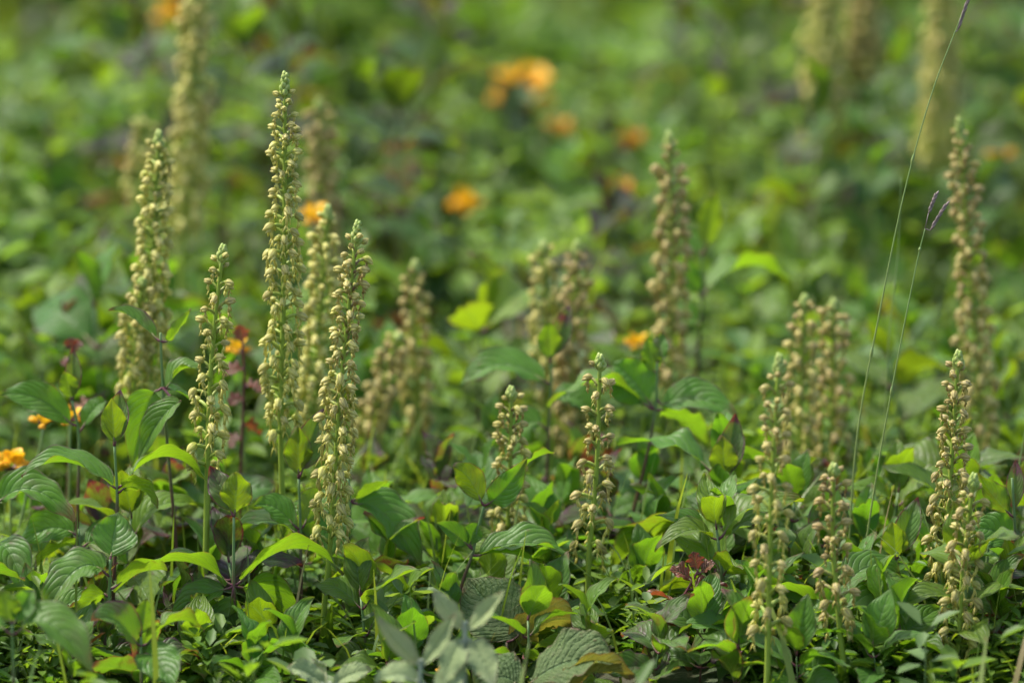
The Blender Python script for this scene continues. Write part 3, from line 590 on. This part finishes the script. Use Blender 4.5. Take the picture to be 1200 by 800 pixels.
TRE = [(613, 116, 1.15, 8, OR, 1.9, 'big blurred orange trefoil head near the top centre'), (655, 158, 1.1, 3, RO, 1.0, 'blurred orange-red trefoil just right below the big orange head'), (741, 168, 1.1, 3, RO, .9, 'blurred orange trefoil left of the tall brown-topped orchid'),
 (730, 236, .85, 3, RO, 1.0, 'blurred orange trefoil below and left of the brown-topped orchid tip'), (547, 245, .9, 4, YE, 1.1, 'blurred yellow trefoil dot between centre and leaning orchid'), (1176, 182, .85, 3, OR, 1.0, 'blurred orange trefoil at the right edge'),
 (366, 256, .42, 3, OR, .85, 'orange trefoil peeping between the tallest and the brownish orchid'), (200, 24, 1.2, 4, YE, 1.2, 'blurred yellow trefoil at the top left beside the cut-off orchid'), (746, 406, .35, 2, YE, .7, 'yellow trefoil behind the large soft dogwood shoot'),
 (14, 548, .10, 5, YE, 1.15, 'bright yellow trefoil at the left edge'), (52, 496, .13, 2, YE, .85, 'yellow trefoil under the broad glossy dogwood leaf'), (82, 492, .12, 2, YE, .85, 'orange-yellow trefoil against the purple-tipped dogwood stem'),
 (33, 570, .10, 3, YE, .9, 'small yellow trefoil right below the bright left-edge one'), (279, 412, .24, 2, YE, .75, 'orange trefoil behind the slim orchid'), (930, 768, -.05, 2, YE, .8, 'small yellow trefoil low beside the drooping-lipped orchid'), (1186, 788, -.10, 3, YE, .9, 'yellow trefoil bud in the bottom right corner'),
 (20, 740, .05, 2, OR, .8, 'orange petals low among leaves in the bottom left corner'), (168, 685, .02, 2, OR, .8, 'orange petals low behind the lower left shoots'), (520, 790, -.12, 2, YE, .6, 'tiny yellow buds at the foot of the woolly seedling'), (900, 560, .35, 3, RO, .9, 'blurred salmon trefoil left of the right-hand cluster')]
for j, (px, py, Y, n, c, sz, lab) in enumerate(TRE): trefoil(lab, px, py, Y*.86, n+1, c, 400+j, sz*(1.05 if Y > .3 else .9))

# ---- tall grass stalks
def stalk(label, pts, Y, heads, seed, r=.50):
    P = [at(p[0], p[1], Y+(p[2] if len(p) > 2 else 0)) for p in pts]; b = P[-1].copy(); g = Vector((b.x+(P[-1].x-P[-2].x)*.25, b.y, 0)); g.z = ground_z(g.x, g.y)
    root = thing('grass_stalk', label, 'grass', g, 'tall grass stalks')
    Q = [p-g for p in P]+[Vector((0, 0, -.003))]; path = spline(Q[::-1], 8); N = len(path); mb = MB()
    mb.tube(path, [r*mm*(1.25-.75*i/(N-1)) for i in range(N)], 6)
    for k in range(8, N-4, 13): mb.pod(path[k], path[k+1], r*1.7*mm, n=6, m=4)
    obj('stem', mb.mesh('stem', [M['grass_stalk']]), root)
    for (x0, y0, x1, y1, w) in heads:
        mb = MB(); a, c = at(x0, y0, Y)-g, at(x1, y1, Y)-g
        near = min(path, key=lambda q: (q-a).length); mb.tube([near, a], [.3*mm, .3*mm], 4)
        for q in range(9):
            f = q/9; p = a.lerp(c, f); d = (c-a).normalized(); s = Vector(((-1) ** q, .4*((q % 3)-1), 0))
            mb.pod(p, p+d*(c-a).length*.32+s*w*.45*mm, w*.42*mm, n=6, m=4, r0=.3)
        mb.tube([c, c+(c-a)*.12], [.25*mm, .08*mm], 4)
        obj('seed_head', mb.mesh('seed_head', [M['spikelet']]), root)
stalk('longest grass stalk arching up to the top right corner with a wispy seed head', [(1128, 15), (1092, 110), (1060, 225), (1030, 370), (1006, 500), (996, 620)], .02, [(1122, 36, 1136, -4, 1.6)], 1)
stalk('shorter grass stalk bearing two dark spikelets at the right', [(1084, 268), (1074, 310), (1052, 420), (1030, 540), (1012, 660)], .0, [(1088, 250, 1097, 228, 1.7), (1090, 270, 1108, 241, 1.7)], 2)
stalk('thin green stalk left of the long grass stalk at the right', [(1056, 208), (1052, 300), (1040, 420), (1035, 600)], .14, [], 3, .4)
stalk('pale grass stalk at the far right edge', [(1202, 500), (1192, 560), (1180, 640), (1172, 740)], .05, [], 4, .6)
stalk('pale blurred grass stalk above the right-hand cluster', [(1030, 70), (1040, 150), (1036, 260)], .9, [], 5, 1.4)

# ================================================================== dogwood shoots that fill the bank (copies of a few patterns)
def leaf_lib():
    out = []
    for k in range(16):
        rnd = random.Random(900+k); mb = MB(); L = 1.0; arch = rnd.uniform(.10, .34); droop = rnd.uniform(-.30, .10); w = rnd.uniform(.46, .62)
        a = rnd.uniform(-.35, .35)
        leaf_shape(mb, (.10, 0, .02), (.10+.93, rnd.uniform(-.08, .08), droop), (.52, 0, droop*.3+arch*1.3), w, (0, math.sin(a), math.cos(a)), fold=rnd.uniform(.15, .60), wave=rnd.uniform(.08, .20),
                   seed=k, nu=20, nv=10, node=(0, 0, 0), pet_r=.017, tip=.18, curl=rnd.uniform(0, .25), twist=rnd.uniform(-.5, .5))
        mb.v = [v*.04 for v in mb.v]; out.append(mb.mesh('leaf', [M['dogwood'], M['petiole']]))
    return out
LL = leaf_lib()
NICK = [('the tallest orchid', 334), ('the leaning orchid', 405), ('the slim orchid', 250), ('the lone orchid', 697), ('the short half-hidden orchid', 597), ('the yellow-green orchid', 180), ('the centre pair of orchids', 655),
        ('the brown-topped orchid', 784), ('the tall soft orchid', 1140), ('the sharp right-hand orchid', 1108), ('the drooping-lipped orchid', 905), ('the short brown-hooded orchid', 980), ('the two dark spikelets', 1050), ('the upright blurred orchid', 490), ('the purple-tipped dogwood', 88), ('the cut-off tall orchid', 222), ('the far yellow orchid', 965), ('the far tan orchid', 1103), ('the big orange trefoil', 615), ('the left-edge yellow trefoil', 14), ('the right-edge orange trefoil', 1176), ('the orange-tinted leaf', 790), ('the woolly seedlings', 530), ('the bright lime leaf', 1048), ('the yellow-green bud leaf', 134)]
USED = set()
def fill_label(x, Y, dim):
    near = sorted(NICK, key=lambda q: abs(q[1]-x)); nick, px = near[0]; d = px-x
    side = None if abs(d) < 18 else ('right of' if d < 0 else 'left of')
    if Y < .13: head, mid = f'{dim} dogwood shoot low among the leaves', 'at the foot of'
    elif Y < .55: head, mid = f'soft {dim} dogwood shoot set back', 'behind'
    else: head, mid = f'{["blurred", "very blurred"][Y > 1.1]} {dim} dogwood shoot far back', 'straight beyond'
    lf = [n for n, q in sorted(NICK, key=lambda q: -q[1]) if q < x-10]; rt = [n for n, q in sorted(NICK, key=lambda q: q[1]) if q > x+10]
    opts = [f'{head} {side or mid} {nick}']
    if lf and rt: opts.append(f'{head}, between {lf[0]} and {rt[0]}'.replace('the leaves, ', 'leaves '))
    for n2, q2 in near[1:9]: opts.append(f'{head}, some way {"right" if q2 < x else "left"} of {n2}')
    for o_ in opts:
        if o_ not in USED and len(o_.replace('-', ' ').split()) <= 16: USED.add(o_); return o_
    return opts[0]
def proto(seed):
    rnd = random.Random(seed); H = 1.0; parts = []; mb = MB(); b = rnd.uniform(-.06, .06)
    path = [Vector((b*math.sin(t*3), b*.6*math.sin(t*2.2+1), t)) for t in np.linspace(0, 1, 9)]
    a = rnd.uniform(0, 6.28); z = rnd.uniform(.30, .42); n = 0
    while z < .97:
        i = min(7, int(z*8)); p = path[i].lerp(path[i+1], z*8-i)
        for s in (0, math.pi):
            L = (.32 + .16*(1-abs(z-.6)))*rnd.uniform(.8, 1.2)
            parts.append((p, a+s+rnd.uniform(-.25, .25), rnd.uniform(-.55, .12), rnd.uniform(-.35, .35), L, rnd.randrange(16)))
        a += 1.57+rnd.uniform(-.3, .3); z += rnd.uniform(.22, .30)
    for s in (0, math.pi): parts.append((path[-1], a+s, rnd.uniform(-1.35, -1.0), rnd.uniform(-.3, .3), rnd.uniform(.24, .34), rnd.randrange(16)))
    return path, parts
PROTO = [proto(1000+k) for k in range(9)]
STEMM = []
for path, parts in PROTO:
    mb = MB(); mb.tube(path, [.0095-.004*i/8 for i in range(9)], 6); STEMM.append(mb.mesh('stem', [M['dog_stem']]))
def fill_shoot(x, y, H, rnd, lk=1.0):
    g = Vector((x, y, ground_z(x, y)-.002)); k = rnd.randrange(len(PROTO)); path, parts = PROTO[k]
    px, py = proj(g+Vector((0, 0, H)))
    kind = rnd.random(); yel = rnd.uniform(.05, .35); pur = rnd.uniform(.0, .35); dim = 'dark green'
    if kind < (.32 if y > .5 else .24): yel = rnd.uniform(.6, 1.0); dim = 'yellow-green'
    elif kind < (.62 if y > .5 else .44): pur = rnd.uniform(.6, 1.0); yel = rnd.uniform(0, .3); dim = 'purple-tinged'  # larger purple share far back, partly sky sheen put into the leaf colour
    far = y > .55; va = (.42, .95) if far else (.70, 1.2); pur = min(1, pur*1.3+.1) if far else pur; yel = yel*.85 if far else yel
    root = thing('dogwood_shoot', fill_label(px, y, dim), 'shrub shoot', g, 'dogwood shoots filling the bank')
    root.rotation_euler = (rnd.uniform(-.15, .15), rnd.uniform(-.15, .15), rnd.uniform(0, 6.28)); root.scale = (H, H, H)
    th = max(.75, min(2.2, .0013/(.0095*H)*1.0))
    obj('stem', STEMM[k], root, None, Matrix.Diagonal((th, th, 1, 1)))
    for (p, a, pit, rol, L, li) in parts:
        Ls = min(max(L*H*lk, .022*lk), .046 if y > .5 else .062)/H/.04
        m = Matrix.Translation(p) @ Euler((rol+rnd.uniform(-.2, .2), pit+rnd.uniform(-.15, .15), a), 'XYZ').to_matrix().to_4x4() @ Matrix.Diagonal((Ls, Ls*rnd.uniform(.85, 1.1), Ls, 1))
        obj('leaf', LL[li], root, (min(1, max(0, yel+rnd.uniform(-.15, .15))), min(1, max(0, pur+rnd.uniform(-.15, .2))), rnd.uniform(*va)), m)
rnd = random.Random(77); placed = []
CLEAR = [((t[0]+l[0])/2, 48, l[1]-8, Y) for (_, t, l, Y, n, kw) in ORCH] + [(px, 50, py+34, Y) for (px, py, Y, *_r) in TRE] + [(800, 60, 765, -.01), (691, 45, 748, .0), (392, 38, 790, -.02), (600, 90, 720, -.01)] + [(s[0][0], 60, max(q[1] for q in s[:2])+40, Y) for (_, Y, s, lv) in SH]
def scatter(n, y0, y1, hx, h0, h1, dmin, rowmin=None, lk=1.0):
    c = 0; tries = 0
    while c < n and tries < n*60:
        tries += 1; y = rnd.uniform(y0, y1); x = rnd.uniform(-1, 1)*hx*(DIST+y)/DIST
        if any((x-a)**2+(y-b)**2 < dmin*dmin for a, b in placed): continue
        H = rnd.uniform(h0, h1)
        if True:
            px, py = proj((x, y, H)); lim = rowmin(px) if rowmin is not None else -999
            for cx, cw, cy, cY in CLEAR:
                if cY > y-.01 and abs(px-cx) < cw: lim = max(lim, cy)
            if py < lim:
                H -= (lim-py)*.46*mm*1.03
                if H < .035: continue
        placed.append((x, y)); fill_shoot(x, y, H, rnd, lk); c += 1
HAND = [(120, 765, -.08), (405, 705, .0), (482, 772, -.09), (745, 705, .0), (905, 745, -.05), (1002, 715, -.02), (645, 640, .06), (250, 720, -.04), (525, 640, .05), (870, 640, .07), (440, 655, .02), (472, 715, -.03), (325, 735, -.06), (60, 720, -.04), (232, 655, .01), (505, 655, .04), (640, 668, .03), (752, 640, .05), (862, 742, -.08), (935, 700, .0), (1012, 655, .03), (1030, 742, -.07),
        (1075, 700, .0), (1178, 705, -.03), (190, 705, -.03), (640, 730, -.02), (960, 765, -.09), (30, 640, .04), (460, 610, .08), (300, 655, .02), (230, 770, -.08), (862, 790, -.11), (1020, 792, -.12), (450, 790, -.10), (290, 785, -.11), (80, 785, -.11), (765, 792, -.10), (170, 790, -.12), (930, 792, -.12), (350, 765, -.09), (1048, 785, -.10), (1170, 735, -.06), (820, 775, -.08), (560, 700, .0), (1180, 770, -.07)]
for px, py, Y in HAND:
    p = at(px, py, Y); placed.append((p.x, Y)); fill_shoot(p.x, Y, max(.03, p.z), rnd, 1.5 if p.z < .07 else 1.25)
scatter(14, -.10, .02, .31, .05, .08, .026, lambda px: 650+25*math.sin(px*.021), 1.45)
scatter(30, .02, .13, .31, .06, .11, .028, lambda px: 590+25*math.sin(px*.021), 1.35)
scatter(14, .13, .25, .33, .06, .10, .045, lambda px: 545+30*math.sin(px*.02), 1.2)
scatter(46, .26, .60, .35, .07, .15, .04, lambda px: 405+40*math.sin(px*.017+1)-60*(px < 150), 1.2)
scatter(160, .55, 2.4, .36, .10, .20, .05, None, 1.05)

# ================================================================== undergrowth that nobody could count
def soup(name, label, V, F, T, mat):
    me = bpy.data.meshes.new(name); me.vertices.add(len(V)); me.vertices.foreach_set('co', V.astype(np.float32).ravel())
    n = len(F); me.loops.add(n*4); me.loops.foreach_set('vertex_index', F.astype(np.int32).ravel())
    me.polygons.add(n); me.polygons.foreach_set('loop_start', np.arange(0, n*4, 4, dtype=np.int32))
    me.update(calc_edges=True); me.validate()
    at_ = me.attributes.new('tint', 'FLOAT_COLOR', 'POINT'); at_.data.foreach_set('color', np.concatenate([T, np.ones((len(T), 1))], 1).astype(np.float32).ravel())
    me.materials.append(mat); o = obj(name, me); o['kind'] = 'stuff'; o['label'] = label; o['category'] = 'undergrowth' if 'leaf' in name or 'under' in name else 'grass'
    return o
rg = np.random.default_rng(3)
gz = lambda x, y: 0.006*np.sin(x*7.1+y*3.3) + 0.005*np.sin(x*3.7-y*5.9+1.0) + 0.004*np.sin(x*13+y*11)
STEMX = [(at(691, 700, 0).x, .0, .016), (at(391, 740, -.03).x, -.03, .016), (at(903, 780, -.14).x, -.14, .012), (at(984, 780, -.12).x, -.12, .012), (at(800, 740, -.05).x, -.05, .03), (at(590, 720, -.08).x, -.085, .04)]
def keep(x, y):
    k = np.ones(len(x), bool)
    for xs, ys, w in STEMX: k &= ~((np.abs(x-xs) < w) & (y < ys) & (y > -.25))
    return k
def blades(n, y0, y1, hx, l0, l1, w0, w1):
    y = rg.uniform(y0, y1, n); x = rg.uniform(-1, 1, n)*hx; k_ = keep(x, y); x = x[k_]; y = y[k_]; n = len(x); z = gz(x, y)-.002
    L = rg.uniform(l0, l1, n); w = rg.uniform(w0, w1, n)/2; az = rg.uniform(0, 2*np.pi, n); lean = rg.uniform(.1, 1.1, n); s = 5
    V = np.zeros((n, s, 2, 3)); dx, dy = np.cos(az), np.sin(az)
    for i in range(s):
        t = i/(s-1); r = L*lean*.55*t**1.8; h = L*(t-.35*lean*t**2.2)
        ww = w*(1-t**2.2)+.0001
        for k, sg in enumerate((-1, 1)):
            V[:, i, k, 0] = x+dx*r-dy*ww*sg; V[:, i, k, 1] = y+dy*r+dx*ww*sg; V[:, i, k, 2] = z+h
    idx = np.arange(n*s*2).reshape(n, s, 2)
    F = np.stack([idx[:, :-1, 0], idx[:, :-1, 1], idx[:, 1:, 1], idx[:, 1:, 0]], -1).reshape(-1, 4)
    c = rg.uniform(0, 1, (n, 1)); T = np.array([[.075, .135, .028]])*(1-c)+np.array([[.15, .20, .04]])*c; dead = rg.uniform(0, 1, (n, 1)) < .03
    T = np.where(dead, np.array([[.24, .19, .10]]), T)
    return V.reshape(-1, 3), F, np.repeat(T, s*2, 0)
def plantlets(n, y0, y1, hx, h0, h1, nodes, per, l0, l1):
    y = rg.uniform(y0, y1, n); x = rg.uniform(-1, 1, n)*hx; k_ = keep(x, y); x = x[k_]; y = y[k_]; n = len(x); z = gz(x, y); H = rg.uniform(h0, h1, n)*rg.uniform(.5, 1, n); bx = rg.normal(0, .25, n)*H; by = rg.normal(0, .25, n)*H
    c = rg.uniform(0, 1, (n, 1)); k2 = rg.uniform(0, 1, (n, 1)); T0 = np.array([[.055, .130, .018]])*(1-c)+np.array([[.125, .205, .024]])*c
    T0 = np.where(k2 < .12, np.array([[.12, .19, .06]]), T0); T0 = np.where(k2 > .985, np.array([[.16, .07, .04]]), T0)
    Vs, Fs, Ts = [], [], []; off = 0
    shp = rg.uniform(.28, .6, n)
    for q in range(nodes):
        f = (q+1)/nodes; base = np.stack([x+bx*f*f, y+by*f*f, z+H*f], 1); a0 = rg.uniform(0, 6.28, n)
        for k in range(per):
            a = a0+k*2*np.pi/per+rg.normal(0, .25, n); el = rg.uniform(-.35, .9, n); L = rg.uniform(l0, l1, n)*(1.1-.35*f); W = L*shp*.5
            d = np.stack([np.cos(a)*np.cos(el), np.sin(a)*np.cos(el), np.sin(el)], 1); sd = np.stack([-np.sin(a), np.cos(a), np.zeros(n)], 1); nr = np.cross(d, sd); 
            up = (nr*.35)*W[:, None]; dro = np.array([[0, 0, -1.0]])*L[:, None]*rg.uniform(0, .3, n)[:, None]
            b = base+d*(L*.15)[:, None]; Lc = L[:, None]; Wc = W[:, None]
            P = np.stack([b, b+d*Lc*.33+sd*Wc+up, b+d*Lc*.72+sd*Wc*.8+up+dro*.5, b+d*Lc+dro, b+d*Lc*.72-sd*Wc*.8+up+dro*.5, b+d*Lc*.33-sd*Wc+up], 1)
            Vs.append(P.reshape(-1, 3)); i0 = off+np.arange(n)*6
            Fs.append(np.concatenate([np.stack([i0, i0+1, i0+2, i0+3], 1), np.stack([i0, i0+3, i0+4, i0+5], 1)])); off += n*6
            Ts.append(np.repeat(T0*rg.uniform(.8, 1.2, (n, 1)), 6, 0))
    # thin stems as three-sided prisms in two pieces
    r = .0006*np.ones(n)*(1+nodes*.02); rings = []
    for f in (0, .5, 1.0):
        for k in range(3): rings.append(np.stack([x+bx*f*f+r*math.cos(k*2.094), y+by*f*f+r*math.sin(k*2.094), z-.002+H*f], 1))
    Vs.append(np.stack(rings, 1).reshape(-1, 3)); i0 = off+np.arange(n)*9
    for s in (0, 3):
        for k in range(3): k2_ = (k+1) % 3; Fs.append(np.stack([i0+s+k, i0+s+k2_, i0+s+3+k2_, i0+s+3+k], 1))
    Ts.append(np.repeat(T0*.9, 9, 0))
    return np.concatenate(Vs), np.concatenate(Fs), np.concatenate(Ts)
def join(parts):
    V, F, T = [], [], []; o = 0
    for v, f, t in parts: V.append(v); F.append(f+o); T.append(t); o += len(v)
    return np.concatenate(V), np.concatenate(F), np.concatenate(T)
soup('meadow_grass', 'fine green grass blades between the orchid stems', *join([blades(1500, -.10, .55, .50, .04, .11, .0012, .0026), blades(500, -.6, -.10, .55, .02, .05, .0012, .0026), blades(3600, .5, 2.8, 1.0, .06, .17, .002, .004), blades(2500, -.6, 2.8, 1.6, .05, .12, .002, .004)]), M['blade'])
soup('undergrowth', 'low tangle of small clover-like leaves under the orchids', *join([
    plantlets(2000, -.10, .45, .50, .012, .042, 6, 3, .006, .012), plantlets(1900, -.12, .40, .50, .02, .05, 5, 4, .010, .019), plantlets(2200, -.6, -.10, .55, .008, .022, 4, 3, .007, .014),
    plantlets(3000, .40, 2.8, .85, .03, .10, 4, 3, .022, .042), plantlets(2500, -.6, 3.2, 1.7, .02, .08, 4, 3, .015, .03)]), M['small_leaf'])
